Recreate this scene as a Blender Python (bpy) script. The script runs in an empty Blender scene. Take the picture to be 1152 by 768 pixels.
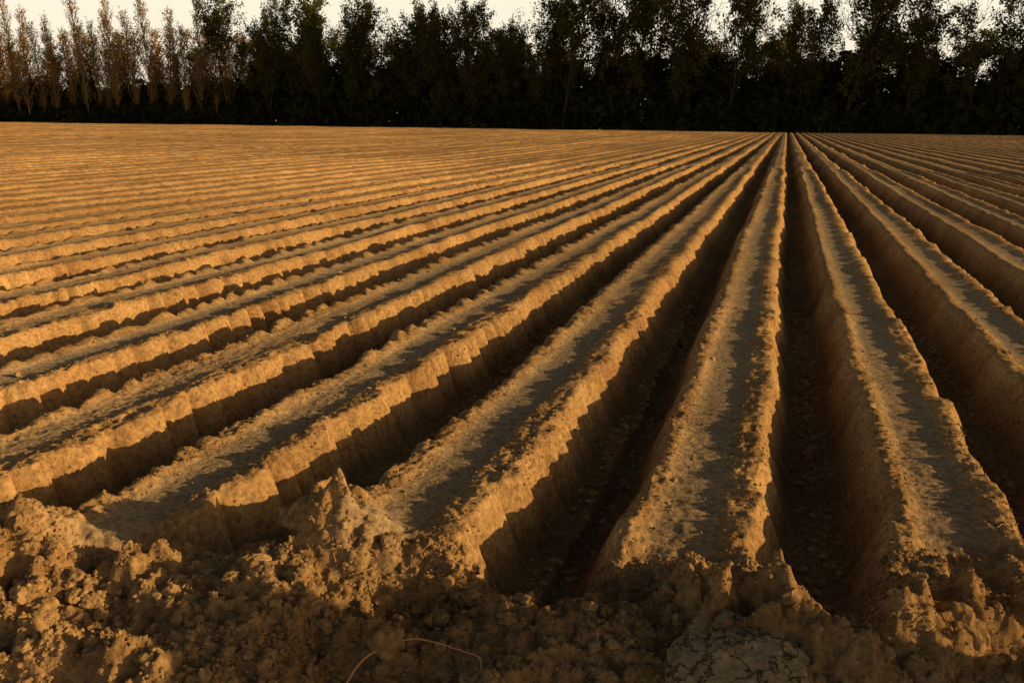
import bpy, math, numpy as np
from mathutils import Matrix, Vector
rng = np.random.default_rng(7)
SC = bpy.context.scene
SC.view_settings.view_transform='Standard'
try: SC.view_settings.look='None'
except Exception: pass
SC.view_settings.exposure=0

# ------------------------------------------------------------ helpers
def mesh_obj(name, V, F, mats=(), mat_idx=None, smooth=False, attrs=None, parent=None):
    V=np.asarray(V,dtype=np.float32); F=np.asarray(F,dtype=np.int32)
    me=bpy.data.meshes.new(name)
    n=F.shape[1]
    me.vertices.add(len(V)); me.vertices.foreach_set('co',V.ravel())
    me.loops.add(F.size); me.loops.foreach_set('vertex_index',F.ravel())
    me.polygons.add(len(F))
    me.polygons.foreach_set('loop_start',np.arange(0,F.size,n,dtype=np.int32))
    me.polygons.foreach_set('loop_total',np.full(len(F),n,dtype=np.int32))
    for m in mats: me.materials.append(m)
    if mat_idx is not None: me.polygons.foreach_set('material_index',np.asarray(mat_idx,dtype=np.int32))
    me.polygons.foreach_set('use_smooth',np.full(len(F),smooth))
    if attrs:
        for k,a in attrs.items():
            at=me.attributes.new(k,'FLOAT','POINT'); at.data.foreach_set('value',np.asarray(a,dtype=np.float32))
    me.update(calc_edges=True)
    ob=bpy.data.objects.new(name,me); SC.collection.objects.link(ob)
    if parent: ob.parent=parent
    return ob

def hash2(ix,iy,s):
    h=(ix.astype(np.int64)*374761393+iy.astype(np.int64)*668265263+s*1274126177)&0xffffffff
    h=((h^(h>>13))*1274126177)&0xffffffff
    h=(h^(h>>16))&0xffffff
    return h/float(0xffffff)
def vn(x,y,s=0):
    ix=np.floor(x); iy=np.floor(y); fx=x-ix; fy=y-iy
    fx=fx*fx*fx*(fx*(fx*6-15)+10); fy=fy*fy*fy*(fy*(fy*6-15)+10)
    a=hash2(ix,iy,s); b=hash2(ix+1,iy,s); c=hash2(ix,iy+1,s); d=hash2(ix+1,iy+1,s)
    return ((a+(b-a)*fx)*(1-fy)+(c+(d-c)*fx)*fy)*2-1
def sst(a,b,x):
    t=np.clip((x-a)/(b-a),0,1); return t*t*(3-2*t)

# ------------------------------------------------------------ terrain height
KX=[-3.05,-2.12,-1.18,-.19,.70,1.62]
KU=[-4,-3,-2,-1,0,1]
S=.94
kx=np.array([KX[0]-S*300]+KX+[KX[-1]+S*200]); ku=np.array([KU[0]-300]+KU+[KU[-1]+200],float)
MOUNDS=[(-1.52,2.58,.23,.18,.15),(-1.25,2.50,.15,.13,.11),(-.12,2.60,.22,.13,.09),(.02,2.42,.22,.17,.15),(.68,2.78,.24,.13,.09),
        (.50,2.60,.14,.12,.09),(-2.3,2.1,.22,.18,.13),(-1.9,2.2,.17,.13,.09),(-2.05,1.8,.16,.12,.10),(-1.7,1.85,.13,.1,.07),
        (-1.45,2.2,.17,.12,.06),(.3,2.3,.13,.1,.06),(-2.45,1.75,.15,.12,.12),(-1.1,2.2,.12,.1,.04)]
def height(x,y,detail=3):
    wx=x+.035*vn(x*.0+3.3,y*.35,5)+.014*vn(x*.3,y*1.4,6)
    u=np.interp(wx,kx,ku); i=np.round(u); v=u-i
    ri=i*7.31
    far=sst(4.5,15,np.abs(x)+y*.12)*(x<0)
    A=np.where(i<=-4,1.0,np.where(i==-3,.9,np.where(i==-2,.4,.3)))*(1-.6*far)
    # blade slices along the shoulders
    ph=y/.25+1.0*vn(ri,y*1.1,11)+ .3*vn(ri,y*4,12)+ri + v*1.4
    fr=ph-np.floor(ph); k=np.floor(ph)
    amp=.25+.75*hash2(k,i,77)
    sc=np.clip(np.minimum(fr*1.7,(1-fr)*6),0,1)**.6*amp
    wr=.228+.02*vn(ri+.3,y*1.7,13)+.013*vn(ri,y*7,14)+A*.13*(sc-.5)+.007*vn(ri,y*21,24)
    wl=.243+.02*vn(ri+.9,y*1.5,15)+.013*vn(ri,y*8,16)+A*.12*(sc-.5)+.007*vn(ri,y*23,25)
    w=np.where(v>0,wr,wl)
    av=np.abs(v)
    dep=.305*(1+.16*vn(ri,y/7.,17)+.12*vn(ri*3.3,y/60.,18))
    hr=hash2(i,i*0,91)
    dep=dep*(1-far*np.clip(.30+.80*hr+.35*vn(ri*1.7,y/22.,27),0,.97))
    tl=np.clip((av-w)/.165,0,1)
    t=.5*tl*tl*(3-2*tl)+.5*tl
    # top relief
    sw=np.clip(.85+.35*vn(ri,y*.4,26),0,1)
    strip=np.exp(-((v+.035+.02*vn(ri,y*.5,19))/.125)**6)*sw
    sh=np.exp(-((av-w+.04)/.045)**2)
    top=-.020*strip*(1-.7*far)+.008*sh*(1+1.2*vn(ri,y*4,20))+A*.034*sh*(sc-.4)+.015*vn(ri,y/3.,21)+.012*vn(ri,y/.7,28)*vn(v*3,y*1.5,29)*(1-.7*strip)+.03*v*np.where(i==-2,.6,.1)
    z=top*(1-t)-dep*t
    flank=np.clip(t*(1-t)*4,0,1)
    sl=np.abs(np.sin(np.pi*(y/.15+av*4.0+.8*vn(ri,y*1.5,23))))
    z=z-flank*A*.075*(1-sc)-flank*.030*np.clip(1-sl*2.2,0,1)*(.5+.5*vn(ri,y*2,30))*(1-far)
    fl=sst(.36,.46,av)
    # headland mask
    yend=2.83+.30*np.clip(x,-6,3)+.10*vn(x*1.7,x*0+2,41)+.05*vn(x*6,y*3,42)
    ye2=yend-.30*np.exp(-((x-.27)/.22)**2)-.14*np.exp(-((x+.66)/.2)**2)
    m=sst(-.10,.22,y-ye2)
    rough=.12+.88*(1-strip*(1-t)*m)
    fine=rough*(1-.35*m)*(1-.35*flank*m)
    cl=.009*vn(x*9,y*9,31)*rough
    if detail>0: cl=cl+.010*(1-2*np.abs(vn(x*18,y*18,32)))*fine+.014*fl*vn(x*12,y*10,38)
    if detail>1: cl=cl+(.0075*vn(x*42,y*42,33)+.0050*vn(x*90,y*90,34))*fine
    z=z+sst(10,30,y)*(.10*vn(x/9,y/22,35)+.06*vn(x/4,y/12,36))*sst(-4,-14,x)
    hb=-.07-.27*np.clip(ye2-y,0,1.6)+.07*vn(x*1.9,y*2.2,43)+.05*vn(x*4.7,y*4.9,44)
    lump=np.maximum(0,vn(x*7,y*7,45))*.05+.020*vn(x*17,y*17,46)+.010*vn(x*31,y*31,49)+.005*vn(x*60,y*60,52)
    crk=np.exp(-(vn(x*7.5+.6*vn(x*9,y*9,55),y*7.5,54)/.035)**2)*sst(-.3,.2,vn(x*1.3,y*1.3,56))
    crk=crk+.7*np.exp(-(vn(x*13+.5*vn(x*19,y*19,57),y*13,58)/.045)**2)*sst(-.1,.3,vn(x*1.7,y*1.7,59))
    hb=hb+lump-.018*crk
    q=sst(1.15,1.9,x)*sst(2.85,2.55,y+.1*vn(x*3,y*0,53))*sst(.8,1.4,y)  # unseen soil bank added at right to cast shadow over the headland
    hb=hb+q*(.92+.12*vn(x*2.5,y*2.5,50)+.05*vn(x*7,y*7,51))
    out=hb*(1-m)+z*m
    for (mx,my,sx,sy,a) in MOUNDS:
        d=np.exp(-(((x-mx)/sx)**2+((y-my)/sy)**2)**1.3)
        out=out+a*d*(1+.6*vn(x*11+mx,y*11,47)+.4*vn(x*26,y*26,48))
    out=out+cl
    fade=sst(.2,1.2,y)*sst(173,171,y)
    out=-.5+(out+.5)*fade
    dry=np.clip(strip*(1-t)*m*(1-.5*far),0,1)
    painted_shade=np.clip(sst(.25,.9,t)*m*(1-far*.8)+.5*(1-m),0,1)  # shade of furrows, lower flanks and headland, painted into the soil colour
    return out,dry,fl*m,painted_shade

def axis_geo(a,b,s0,s1):
    n=int(math.log(s1/s0)/ ((s1-s0)/(b-a)))+1 if s1!=s0 else int((b-a)/s0)
    n=max(n,2); t=np.linspace(0,1,n+1)
    if s1==s0: return a+(b-a)*t
    return a+(b-a)*((s1/s0)**t-1)/((s1/s0)-1)
VV=[];FF=[];DD=[];SHD=[];off=0
def patch(xs,ys,detail,sink=0.):
    global off
    X,Y=np.meshgrid(xs,ys); X=X.ravel();Y=Y.ravel()
    Z,d,f,shd=height(X,Y,detail)
    VV.append(np.stack([X,Y,Z-sink],1)); DD.append(d); SHD.append(shd)
    nx=len(xs);ny=len(ys)
    a=(np.arange(ny-1)[:,None]*nx+np.arange(nx-1)[None,:]).ravel()
    FF.append(np.stack([a,a+1,a+nx+1,a+nx],1)+off); off+=len(X)
patch(np.arange(-4.0,1.6,.0068),axis_geo(1.5,4.2,.006,.011),3)
patch(np.arange(-8,3.0,.013),axis_geo(4.18,7.0,.012,.02),3,.001)
patch(np.arange(-8,-3.98,.02),axis_geo(1.3,4.2,.015,.02),3,.002)
patch(np.arange(1.58,3.0,.02),axis_geo(1.3,4.2,.015,.02),3,.002)
patch(np.arange(-4.02,1.62,.03),axis_geo(.2,1.52,.03,.03),3,.002)
patch(np.arange(-38,-7.97,.045),axis_geo(.2,7.02,.04,.05),1,.004)
patch(np.arange(2.97,14,.04),axis_geo(.2,7.02,.03,.05),1,.004)
patch(np.arange(-38,14,.045),axis_geo(6.96,31,.03,.16),2,.003)
patch(np.arange(-230,-37.9,.5),axis_geo(.2,31,.4,1.),0,.01)
patch(np.arange(13.9,90,.3),axis_geo(.2,31,.4,1.),0,.01)
patch(np.arange(-230,90,.118),axis_geo(30.8,173.5,.35,1.4),0,.006)
V=np.concatenate(VV);F=np.concatenate(FF)

# ------------------------------------------------------------ materials
def nt(mat):
    mat.use_nodes=True; t=mat.node_tree; t.nodes.clear(); return t
def N(t,typ,**k):
    n=t.nodes.new(typ)
    for a,b in k.items(): setattr(n,a,b)
    return n
def soil_mat(name,cA,cB,cDry,cracks=.0,bump=1.,dryamt=.9):
    m=bpy.data.materials.new(name); t=nt(m); L=t.links.new
    out=N(t,'ShaderNodeOutputMaterial'); p=N(t,'ShaderNodeBsdfDiffuse'); p.inputs['Roughness'].default_value=.3
    g=N(t,'ShaderNodeNewGeometry')
    def noise(sc,det,r=.6):
        n=N(t,'ShaderNodeTexNoise'); n.inputs['Scale'].default_value=sc; n.inputs['Detail'].default_value=det
        n.inputs['Roughness'].default_value=r; L(g.outputs['Position'],n.inputs['Vector']); return n
    n1=noise(1.6,4); n2=noise(38,2,.7); n3=noise(.12,2)
    mx=N(t,'ShaderNodeMix',data_type='RGBA'); mx.inputs[6].default_value=(*cA,1); mx.inputs[7].default_value=(*cB,1)
    r=N(t,'ShaderNodeMapRange'); r.inputs[1].default_value=.35; r.inputs[2].default_value=.65
    L(n1.outputs[0],r.inputs[0]); L(r.outputs[0],mx.inputs[0])
    at=N(t,'ShaderNodeAttribute',attribute_name='dry')
    mu=N(t,'ShaderNodeMath',operation='MULTIPLY'); mu.inputs[1].default_value=dryamt; L(at.outputs['Fac'],mu.inputs[0])
    mx2=N(t,'ShaderNodeMix',data_type='RGBA'); L(mu.outputs[0],mx2.inputs[0]); L(mx.outputs[2],mx2.inputs[6]); mx2.inputs[7].default_value=(*cDry,1)
    r2=N(t,'ShaderNodeMapRange'); r2.inputs[1].default_value=.3; r2.inputs[2].default_value=.7; r2.inputs[3].default_value=.62; r2.inputs[4].default_value=1.35
    L(n2.outputs[0],r2.inputs[0])
    r3=N(t,'ShaderNodeMapRange'); r3.inputs[1].default_value=.3; r3.inputs[2].default_value=.7; r3.inputs[3].default_value=.72; r3.inputs[4].default_value=1.12
    L(n3.outputs[0],r3.inputs[0])
    mm=N(t,'ShaderNodeMath',operation='MULTIPLY'); L(r2.outputs[0],mm.inputs[0]); L(r3.outputs[0],mm.inputs[1])
    ad=N(t,'ShaderNodeAttribute',attribute_name='painted_shade'); rd=N(t,'ShaderNodeMapRange'); rd.inputs[3].default_value=1; rd.inputs[4].default_value=.52  # painted shade scales the soil colour down
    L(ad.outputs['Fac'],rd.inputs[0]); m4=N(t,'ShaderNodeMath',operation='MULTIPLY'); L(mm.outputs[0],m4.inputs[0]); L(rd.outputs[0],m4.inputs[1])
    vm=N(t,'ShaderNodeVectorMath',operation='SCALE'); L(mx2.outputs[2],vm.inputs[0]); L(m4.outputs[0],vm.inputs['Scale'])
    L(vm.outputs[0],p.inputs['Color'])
    b1=noise(60,4,.75)
    bp=N(t,'ShaderNodeBump'); bp.inputs['Strength'].default_value=.8*bump; bp.inputs['Distance'].default_value=.014
    L(b1.outputs[0],bp.inputs['Height'])
    last=bp
    if cracks>0:
        wn=noise(7,4,.7); wv=N(t,'ShaderNodeVectorMath',operation='MULTIPLY_ADD'); wv.inputs[1].default_value=(.22,.22,.22)
        L(wn.outputs['Color'],wv.inputs[0]); L(g.outputs['Position'],wv.inputs[2])
        vc=N(t,'ShaderNodeTexVoronoi',feature='DISTANCE_TO_EDGE'); vc.inputs['Scale'].default_value=9; L(wv.outputs[0],vc.inputs['Vector'])
        rr=N(t,'ShaderNodeMapRange'); rr.inputs[1].default_value=0; rr.inputs[2].default_value=.04; L(vc.outputs['Distance'],rr.inputs[0])
        rc=N(t,'ShaderNodeMapRange'); rc.inputs[1].default_value=0; rc.inputs[2].default_value=1; rc.inputs[3].default_value=.4; L(rr.outputs[0],rc.inputs[0])
        m3=N(t,'ShaderNodeVectorMath',operation='SCALE'); L(vm.outputs[0],m3.inputs[0]); L(rc.outputs[0],m3.inputs['Scale']); L(m3.outputs[0],p.inputs['Color'])
        b3=N(t,'ShaderNodeBump'); b3.inputs['Strength'].default_value=cracks; b3.inputs['Distance'].default_value=.025
        L(rr.outputs[0],b3.inputs['Height']); L(bp.outputs[0],b3.inputs['Normal']); last=b3
    L(last.outputs[0],p.inputs['Normal']); L(p.outputs[0],out.inputs[0])
    return m
M_soil=soil_mat('ploughed_soil',(.57,.355,.165),(.40,.225,.10),(.44,.335,.225))
M_clod=soil_mat('clod_soil',(.48,.30,.145),(.32,.19,.09),(.3,.2,.12),bump=.6,dryamt=0)
M_dry=soil_mat('dry_clay',(.52,.385,.235),(.40,.28,.16),(.3,.2,.12),cracks=.8,bump=1.,dryamt=0)

gnd=mesh_obj('ploughed_field',V,F,[M_soil],smooth=True,attrs={'dry':np.concatenate(DD),'painted_shade':np.concatenate(SHD)})
del VV,FF
gp=mesh_obj('ground',[(-1500,-300,-.5),(1500,-300,-.5),(1500,2500,-.5),(-1500,2500,-.5)],[(0,1,2,3)],[M_soil])
gp.location.z=-.012

# ------------------------------------------------------------ clods
def ico(sub):
    import bmesh
    bm=bmesh.new(); bmesh.ops.create_icosphere(bm,subdivisions=sub,radius=1)
    v=np.array([w.co[:] for w in bm.verts]); f=np.array([[w.index for w in q.verts] for q in bm.faces]); bm.free(); return v,f
def scatter(P,R,sub):
    v,f=ico(sub); n=len(P); nv=len(v)
    th=rng.uniform(0,6.283,n); c,s=np.cos(th),np.sin(th)
    jit=.3 if sub<3 else .10
    q=np.repeat(v[None],n,0)*rng.uniform(1-jit,1+jit,(n,nv,1))
    if sub>=2:
        o1=rng.uniform(0,100,(n,1))
        q=q*(1+.28*vn(q[...,0]*1.6+o1,q[...,1]*1.6+q[...,2]*2.1,90))[...,None]
    sc=np.stack([rng.uniform(.7,1.4,n),rng.uniform(.7,1.2,n),rng.uniform(.5,.95,n)],1)*R[:,None]
    q=q*sc[:,None,:]
    x=q[...,0]*c[:,None]-q[...,1]*s[:,None]; y=q[...,0]*s[:,None]+q[...,1]*c[:,None]
    q=np.stack([x,y,q[...,2]],-1)+P[:,None,:]
    fa=(f[None]+(np.arange(n)*nv)[:,None,None]).reshape(-1,3)
    return q.reshape(-1,3),fa
def put(n,xr,yr,rf,keep=None,sink=.2):
    x=rng.uniform(*xr,n); y=rng.uniform(*yr,n)
    z,d,fl,_=height(x,y,3)
    if keep is not None:
        k=rng.uniform(0,1,n)<keep(x,y,z,d,fl); x,y,z=x[k],y[k],z[k]
    R=rf(len(x)); return np.stack([x,y,z+R*sink],1),R
def powr(a,b,p): return lambda n: a+(b-a)*rng.uniform(0,1,n)**p
sets=[]
clump=lambda x,y:sst(-.5,.6,vn(x*3,y*3,95))
P,R=put(45000,(-4,1.8),(1.7,4.4),powr(.0022,.0075,3),lambda x,y,z,d,f:(1-.9*d)*(.3+.7*clump(x,y))); sets.append(scatter(P,R,1))
P,R=put(46000,(-3.2,1.3),(1.7,3.1),powr(.003,.011,3),lambda x,y,z,d,f:(y<2.9+.3*x)*(.25+.75*clump(x,y))); sets.append(scatter(P,R,1))
P,R=put(9000,(-4,1.6),(1.6,3.0),powr(.005,.026,4.),lambda x,y,z,d,f:(y<2.9+.3*x)*(.2+.8*clump(x,y))); sets.append(scatter(P,R,2))
P,R=put(30000,(-9,4),(3.2,9),powr(.004,.010,3),lambda x,y,z,d,f:(1-.92*d)*np.clip(1.2-y/10,0,1)*(.3+.7*clump(x,y))); sets.append(scatter(P,R,1))
P,R=put(28000,(-6,4),(2.6,9),powr(.008,.026,2.5),lambda x,y,z,d,f:.9*f+.01); sets.append(scatter(P,R,1))
P,R=put(170,(-3.5,1.3),(1.6,2.8),powr(.02,.05,2.5),lambda x,y,z,d,f:(y<2.75+.3*x)*1.,sink=.05); sets.append(scatter(P,R,3))
v=[];f=[];o=0
for a,b in sets: v.append(a); f.append(b+o); o+=len(a)
mesh_obj('soil_clods',np.concatenate(v),np.concatenate(f),[M_clod],smooth=False)

def big_clod(name,x,y,r,sz,mat,seed,lift=0.):
    v,f=ico(6)
    def n3(s,k): return (vn(v[:,0]*s+k,v[:,1]*s,seed+k)+vn(v[:,1]*s+k,v[:,2]*s,seed+k+1)+vn(v[:,2]*s+k,v[:,0]*s,seed+k+2))/1.8
    n=n3(1.3,0)*.26+n3(2.9,10)*.14+n3(6,20)*.06+n3(13,30)*.03+n3(27,40)*.015
    q=v*(1+n)[:,None]
    q=q*np.array([r,r*.85,sz])
    z=height(np.array([x]),np.array([y]),0)[0][0]
    mesh_obj(name,q+np.array([x,y,z-.35*sz+lift]),f,[mat],smooth=True)
big_clod('dry_earth_clod',.01,2.33,.18,.14,M_dry,3,.01)
big_clod('earth_clod',.60,2.70,.10,.07,M_clod,5)
big_clod('earth_clod',-1.45,2.50,.11,.08,M_clod,9)
big_clod('earth_clod',-2.12,1.96,.09,.07,M_clod,12)

# ------------------------------------------------------------ straw
ms=bpy.data.materials.new('dry_straw'); t=nt(ms)
p=N(t,'ShaderNodeBsdfPrincipled'); p.inputs['Roughness'].default_value=.6
nn=N(t,'ShaderNodeTexNoise'); nn.inputs['Scale'].default_value=40; cr=N(t,'ShaderNodeMix',data_type='RGBA'); cr.inputs[6].default_value=(.55,.22,.09,1); cr.inputs[7].default_value=(.65,.38,.18,1)
t.links.new(nn.outputs[0],cr.inputs[0]); t.links.new(cr.outputs[2],p.inputs['Base Color'])
o_=N(t,'ShaderNodeOutputMaterial'); t.links.new(p.outputs[0],o_.inputs[0])
def tube(pts,r):
    pts=np.array(pts,float); V=[];F=[]
    for i,pp in enumerate(pts):
        d=pts[min(i+1,len(pts)-1)]-pts[max(i-1,0)]; d/=np.linalg.norm(d)+1e-9
        a=np.cross(d,[0,0,1.]); a/=np.linalg.norm(a)+1e-9; b=np.cross(d,a)
        rr=r*(1-.5*i/len(pts))
        for k in range(6):
            V.append(pp+rr*(a*math.cos(k*1.0472)+b*math.sin(k*1.0472)))
    for i in range(len(pts)-1):
        for k in range(6): F.append((i*6+k,i*6+(k+1)%6,i*6+6+(k+1)%6,i*6+6+k))
    return np.array(V),np.array(F)
def gz(x,y): return float(height(np.array([x]),np.array([y]),3)[0][0])
ctrl=[(-1.09,1.98),(-1.07,2.06),(-1.02,2.14),(-.95,2.19),(-.86,2.185),(-.78,2.17),(-.71,2.11),(-.69,2.05)]
cp=np.array(ctrl); tt=np.linspace(0,len(cp)-1,40)
xs=np.interp(tt,range(len(cp)),cp[:,0]); ys=np.interp(tt,range(len(cp)),cp[:,1])
k=np.ones(5)/5; xs[2:-2]=np.convolve(xs,k,'valid'); ys[2:-2]=np.convolve(ys,k,'valid')
zz=np.array([gz(a,b) for a,b in zip(xs,ys)]); zs=np.array([zz[max(0,i-6):i+7].max() for i in range(40)])+.008
zs[3:-3]=np.convolve(zs,np.ones(7)/7,'valid')
Vt,Ft=tube(np.stack([xs,ys,zs],1),.0032)
mesh_obj('dry_straw_stem',Vt,Ft,[ms],smooth=True)
SV=[];SF=[];o=0
for i in range(70):
    x=rng.uniform(-3,1.2); y=rng.uniform(1.9,3.6); a=rng.uniform(0,6.28); l=rng.uniform(.02,.08)
    x2=x+l*math.cos(a);y2=y+l*math.sin(a); b=rng.uniform(-.01,.01)
    Vt,Ft=tube([(x,y,gz(x,y)+.006),((x+x2)/2+b,(y+y2)/2-b,(gz(x,y)+gz(x2,y2))/2+.012),(x2,y2,gz(x2,y2)+.006)],.0013)
    SV.append(Vt);SF.append(Ft+o);o+=len(Vt)
mesh_obj('straw_bits',np.concatenate(SV),np.concatenate(SF),[ms])

# ------------------------------------------------------------ trees
def leaf_mat(name,c1,c2,tr=.35):
    m=bpy.data.materials.new(name); t=nt(m); L=t.links.new
    o=N(t,'ShaderNodeOutputMaterial'); d=N(t,'ShaderNodeBsdfDiffuse'); tl=N(t,'ShaderNodeBsdfTranslucent'); mi=N(t,'ShaderNodeMixShader')
    g=N(t,'ShaderNodeNewGeometry'); n=N(t,'ShaderNodeTexNoise'); n.inputs['Scale'].default_value=.2; n.inputs['Detail'].default_value=2
    L(g.outputs['Position'],n.inputs['Vector'])
    mx=N(t,'ShaderNodeMix',data_type='RGBA'); mx.inputs[6].default_value=(*c1,1); mx.inputs[7].default_value=(*c2,1)
    r=N(t,'ShaderNodeMapRange'); r.inputs[1].default_value=.35; r.inputs[2].default_value=.65; L(n.outputs[0],r.inputs[0]); L(r.outputs[0],mx.inputs[0])
    L(mx.outputs[2],d.inputs[0]); L(mx.outputs[2],tl.inputs[0]); mi.inputs[0].default_value=tr
    L(d.outputs[0],mi.inputs[1]); L(tl.outputs[0],mi.inputs[2])
    L((mi if tr>0 else d).outputs[0],o.inputs[0]); return m
M_bark=leaf_mat('bark',(.07,.05,.032),(.045,.034,.022),0.)
M_bark2=leaf_mat('poplar_bark',(.34,.20,.08),(.24,.145,.06),0.)
M_leaf=leaf_mat('woodland_leaves',(.075,.095,.02),(.13,.10,.025),.42)
M_pop=leaf_mat('poplar_leaves',(.44,.22,.05),(.24,.18,.04),.45)
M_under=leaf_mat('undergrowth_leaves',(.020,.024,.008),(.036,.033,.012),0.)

def perp(d,r):
    a=r.normal(size=3); a-=d*np.dot(a,d); return a/np.linalg.norm(a)
def grow_broad(r,H,dense):
    seg=[];tips=[]
    p=np.zeros(3); d=np.array([0,0,1.]); nseg=10; L=H*.8/nseg; R0=H*.013; tr=[p.copy()]
    for k in range(nseg):
        d=d+r.normal(size=3)*.10; d[2]=abs(d[2]); d/=np.linalg.norm(d); q=p+d*L
        seg.append((p,q,R0*(1-.085*k),R0*(1-.085*(k+1)))); p=q; tr.append(p.copy())
    def branch(p,d,L,R,lev):
        n=3
        for k in range(n):
            d=d+r.normal(size=3)*.18+np.array([0,0,.12]); d/=np.linalg.norm(d); q=p+d*L/n
            seg.append((p,q,R*(1-k/n*.6),R*(1-(k+1)/n*.6)))
            if lev<2:
                for j in range(2 if lev==0 else 1+int(r.uniform()<.5)):
                    dd=d*.75+perp(d,r)*r.uniform(.5,.9); dd/=np.linalg.norm(dd)
                    branch(p+(q-p)*r.uniform(.2,1),dd,L*r.uniform(.4,.6),R*.45,lev+1)
            p=q
        if lev>=1: tips.append(p)
        if lev==2: tips.append(p-d*L*.4)
    nb=int(r.integers(14,19))
    for b in range(nb):
        h=.22+.76*(b/nb)**.9; idx=h*nseg; i0=min(int(idx),nseg-1); pp=tr[i0]+(tr[i0+1]-tr[i0])*(idx-i0)
        az=b*2.4+r.uniform(-.5,.5); up=.7+1.1*h
        dd=np.array([math.cos(az),math.sin(az),up]); dd/=np.linalg.norm(dd)
        branch(pp,dd,H*(.28-.16*abs(h-.5))*r.uniform(.6,1.15),R0*.45*(1.15-h),0)
    tips=np.array(tips)
    mk=vn(tips[:,0]*.28+tips[:,2]*.22,tips[:,1]*.28-tips[:,2]*.25,int(r.integers(1000)))
    keep=mk>(.38-.6*dense)
    tips=tips[keep]; nl=10
    lp=np.repeat(tips,nl,0)+r.normal(size=(len(tips)*nl,3))*H*.016
    return seg,lp,.20
def grow_pop(r,H,dense):
    seg=[];tips=[]
    nseg=10;R0=H*.008;p=np.zeros(3);d=np.array([0,0,1.]);tr=[p]
    for k in range(nseg):
        d=d+r.normal(size=3)*.02; d/=np.linalg.norm(d); q=p+d*H/nseg; seg.append((p,q,R0*(1-.09*k),R0*(1-.09*(k+1)))); p=q; tr.append(p)
    nb=70
    for b in range(nb):
        h=.12+.87*b/nb; idx=h*nseg;i0=min(int(idx),nseg-1);pp=tr[i0]+(tr[i0+1]-tr[i0])*(idx-i0)
        az=b*2.4; sp=r.uniform(.3,.6); dd=np.array([math.cos(az)*sp,math.sin(az)*sp,1]); dd/=np.linalg.norm(dd)
        L=H*(.21*(1-.8*abs(h-.35)))*r.uniform(.5,1.15)
        q1=pp+dd*L*.5; d2=dd+np.array([0,0,.25]); d2/=np.linalg.norm(d2); q2=q1+d2*L*.5
        seg.append((pp,q1,.06,.045)); seg.append((q1,q2,.045,.025))
        for j in range(7):
            s0=pp+(q2-pp)*r.uniform(.25,1); e=d2+r.normal(size=3)*.3; s1=s0+e*L*.25
            seg.append((s0,s1,.03,.02)); tips.append(s1); tips.append((s0+s1)/2)
    tips=np.array(tips); nl=2
    lp=np.repeat(tips,nl,0)+r.normal(size=(len(tips)*nl,3))*.25
    return seg,lp,.13
def seg_mesh(seg):
    A=np.array([s[0] for s in seg]);B=np.array([s[1] for s in seg]);ra=np.array([s[2] for s in seg]);rb=np.array([s[3] for s in seg])
    D=B-A; D/=np.linalg.norm(D,axis=1)[:,None]+1e-9
    ref=np.where(np.abs(D[:,2:3])>.9,np.array([[1.,0,0]]),np.array([[0,0,1.]]))
    U=np.cross(D,ref);U/=np.linalg.norm(U,axis=1)[:,None];W=np.cross(D,U)
    K=3; ang=np.arange(K)*2*math.pi/K
    ring=U[:,None,:]*np.cos(ang)[None,:,None]+W[:,None,:]*np.sin(ang)[None,:,None]
    ra=np.maximum(ra,.03);rb=np.maximum(rb,.02)
    Va=A[:,None]+ring*ra[:,None,None];Vb=B[:,None]+ring*rb[:,None,None]
    V=np.concatenate([Va,Vb],1).reshape(-1,3); n=len(seg)
    f=np.array([[k,(k+1)%K,K+(k+1)%K,K+k] for k in range(K)])
    F=(f[None]+(np.arange(n)*2*K)[:,None,None]).reshape(-1,4)
    return V,F
def leaf_mesh(P,s,r):
    n=len(P); a=r.normal(size=(n,3));a/=np.linalg.norm(a,axis=1)[:,None]; b=r.normal(size=(n,3)); b-=a*(a*b).sum(1)[:,None]; b/=np.linalg.norm(b,axis=1)[:,None]
    s=(s*r.uniform(.5,1.4,n))[:,None]; a=a*s*1.2;b=b*s*.8
    V=np.stack([P-a,P-b*.9,P+a,P+b],1).reshape(-1,3); F=np.arange(n*4).reshape(-1,4); return V,F
def templates(fn,n,H,dense,seed):
    T=[]
    for k in range(n):
        r=np.random.default_rng(seed+k); seg,lp,ls=fn(r,H,dense[k%len(dense)]); sv,sf=seg_mesh(seg); lv,lf=leaf_mesh(lp,ls,r); T.append((sv,sf,lv,lf))
    return T
def row(name,T,items,mats):
    V=[];F=[];M=[];o=0
    for (k,x,y,s,sxy,a) in items:
        sv,sf,lv,lf=T[k]
        c,sn=math.cos(a),math.sin(a); R=np.array([[c*sxy,sn*sxy,0],[-sn*sxy,c*sxy,0],[0,0,1]])*s
        for vv,ff,mi in((sv,sf,0),(lv,lf,1)):
            V.append(vv@R+np.array([x,y,-.5])); F.append(ff+o); M.append(np.full(len(ff),mi)); o+=len(vv)
    mesh_obj(name,np.concatenate(V),np.concatenate(F),mats,np.concatenate(M))
TP=templates(grow_pop,6,25.,[1],100)
items=[]
x=-225.
while x<-117:
    items.append((int(rng.integers(6)),x,176+rng.uniform(-1,1),rng.uniform(.80,1.1),rng.uniform(.75,1.1),rng.uniform(0,6.28))); x+=rng.uniform(2.6,5.0)
x=-225.
while x<-100:
    items.append((int(rng.integers(6)),x,188+rng.uniform(-5,5),rng.uniform(.6,.88),rng.uniform(1.2,2.2),rng.uniform(0,6.28))); x+=rng.uniform(1.1,2.3)
row('poplar_tree_row',TP,items,[M_bark2,M_pop])
TB=templates(grow_broad,8,26.,[.7,1.3,.3,1.7,.85,.1,1.5,1.0],200)
items=[]
x=-118.
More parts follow.
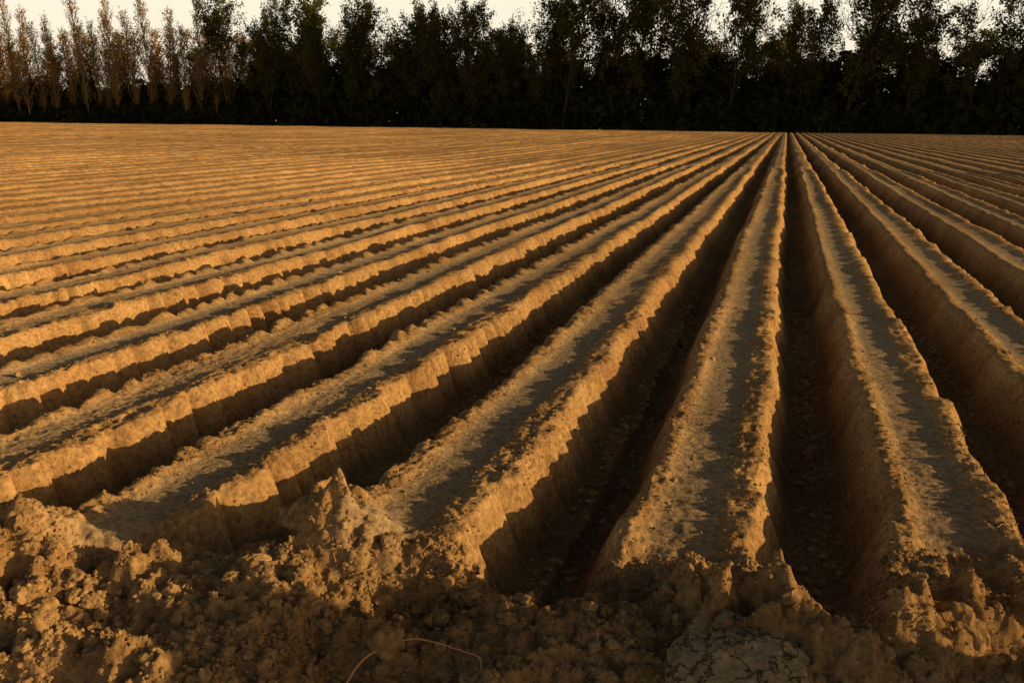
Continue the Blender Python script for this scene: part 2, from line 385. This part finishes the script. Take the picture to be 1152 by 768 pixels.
while x<85:
    dense=(-84<x<-48)
    k=[1,3,6,7][int(rng.integers(4))] if (dense or x<-84) else [0,1,2,3,4,5,2,7][int(rng.integers(8))]
    s=rng.uniform(.88,.98) if dense else (rng.uniform(.96,1.12) if x<-84 else rng.uniform(.95,1.35))
    items.append((k,x,177+rng.uniform(-2,3),s,rng.uniform(.7,.95),rng.uniform(0,6.28))); x+=rng.uniform(2.8,6.8)
x=-116.
while x<90:
    k=[1,3,6,7,4][int(rng.integers(5))]
    s=rng.uniform(.62,.86) if x<-45 else rng.uniform(.52,.82)
    items.append((k,x,190+rng.uniform(-4,4),s,rng.uniform(1.0,1.5),rng.uniform(0,6.28))); x+=rng.uniform(2.4,4.8)
row('woodland_tree_row',TB,items,[M_bark,M_leaf])
# undergrowth / hedge
n=66000
x=rng.uniform(-240,100,n); dy=rng.uniform(0,1,n)
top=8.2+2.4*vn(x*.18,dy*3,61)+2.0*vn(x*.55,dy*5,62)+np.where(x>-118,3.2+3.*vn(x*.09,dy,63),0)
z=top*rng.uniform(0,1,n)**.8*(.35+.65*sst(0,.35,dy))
Pp=np.stack([x,174+dy*18,z-.4],1)
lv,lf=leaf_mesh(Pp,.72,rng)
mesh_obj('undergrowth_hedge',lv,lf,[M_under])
n=6000
x=rng.uniform(-230,100,n); g=np.maximum(0,vn(x*.4,x*0,71)); z=rng.uniform(0,1,n)*(.3+.9*g)
lv,lf=leaf_mesh(np.stack([x,173.4+rng.uniform(-.5,.5,n),z-.5],1),.22,rng)
mesh_obj('field_edge_grass',lv,lf,[leaf_mat('edge_grass',(.06,.075,.02),(.09,.09,.03))])

# ------------------------------------------------------------ light
AZ=math.radians(84); EL=math.radians(10.8)
L=Vector((math.sin(AZ)*math.cos(EL),math.cos(AZ)*math.cos(EL),math.sin(EL)))
ld=bpy.data.lights.new('sun','SUN'); ld.energy=5.; ld.angle=math.radians(.5); ld.color=(1,.69,.30)
lo=bpy.data.objects.new('sun',ld); lo.rotation_euler=L.to_track_quat('Z','Y').to_euler(); SC.collection.objects.link(lo)
w=bpy.data.worlds.new('World'); SC.world=w; w.use_nodes=True; t=w.node_tree; t.nodes.clear()
sky=N(t,'ShaderNodeTexSky'); sky.sky_type='NISHITA'; sky.sun_disc=False; sky.sun_elevation=EL; sky.sun_rotation=AZ; sky.dust_density=4.; sky.air_density=1.2; sky.ozone_density=1
bg=N(t,'ShaderNodeBackground'); bg.inputs['Strength'].default_value=.058
tint=N(t,'ShaderNodeMix',data_type='RGBA',blend_type='MULTIPLY'); tint.inputs[0].default_value=1; tint.inputs[7].default_value=(1.0,.92,.80,1)
t.links.new(sky.outputs[0],tint.inputs[6])
tc=N(t,'ShaderNodeTexCoord'); sx=N(t,'ShaderNodeSeparateXYZ'); t.links.new(tc.outputs['Generated'],sx.inputs[0])
mr=N(t,'ShaderNodeMapRange',interpolation_type='SMOOTHSTEP'); mr.inputs[1].default_value=.13; mr.inputs[2].default_value=.22; mr.inputs[3].default_value=1; mr.inputs[4].default_value=0
t.links.new(sx.outputs['Z'],mr.inputs[0])
hz=N(t,'ShaderNodeMix',data_type='RGBA',blend_type='ADD'); hz.inputs[7].default_value=(15.4,13.9,11.2,1)
t.links.new(mr.outputs[0],hz.inputs[0]); t.links.new(tint.outputs[2],hz.inputs[6])
ow=N(t,'ShaderNodeOutputWorld'); t.links.new(hz.outputs[2],bg.inputs[0]); t.links.new(bg.outputs[0],ow.inputs[0])

# ------------------------------------------------------------ camera
psi=math.radians(16.6); th=math.radians(13.9); ph=math.radians(.62)
r=Vector((math.cos(psi),math.sin(psi),0)); wv=Vector((-math.sin(psi)*math.cos(th),math.cos(psi)*math.cos(th),-math.sin(th))); u=r.cross(wv)
r2=r*math.cos(ph)+u*math.sin(ph); u2=u*math.cos(ph)-r*math.sin(ph)
M=Matrix(((r2.x,u2.x,-wv.x,0),(r2.y,u2.y,-wv.y,0),(r2.z,u2.z,-wv.z,1.4),(0,0,0,1)))
cd=bpy.data.cameras.new('camera'); cd.lens=31.25; cd.sensor_width=36; cd.clip_start=.05; cd.clip_end=5000
co=bpy.data.objects.new('camera',cd); co.matrix_world=M; SC.collection.objects.link(co); SC.camera=co
print('verts',len(V))
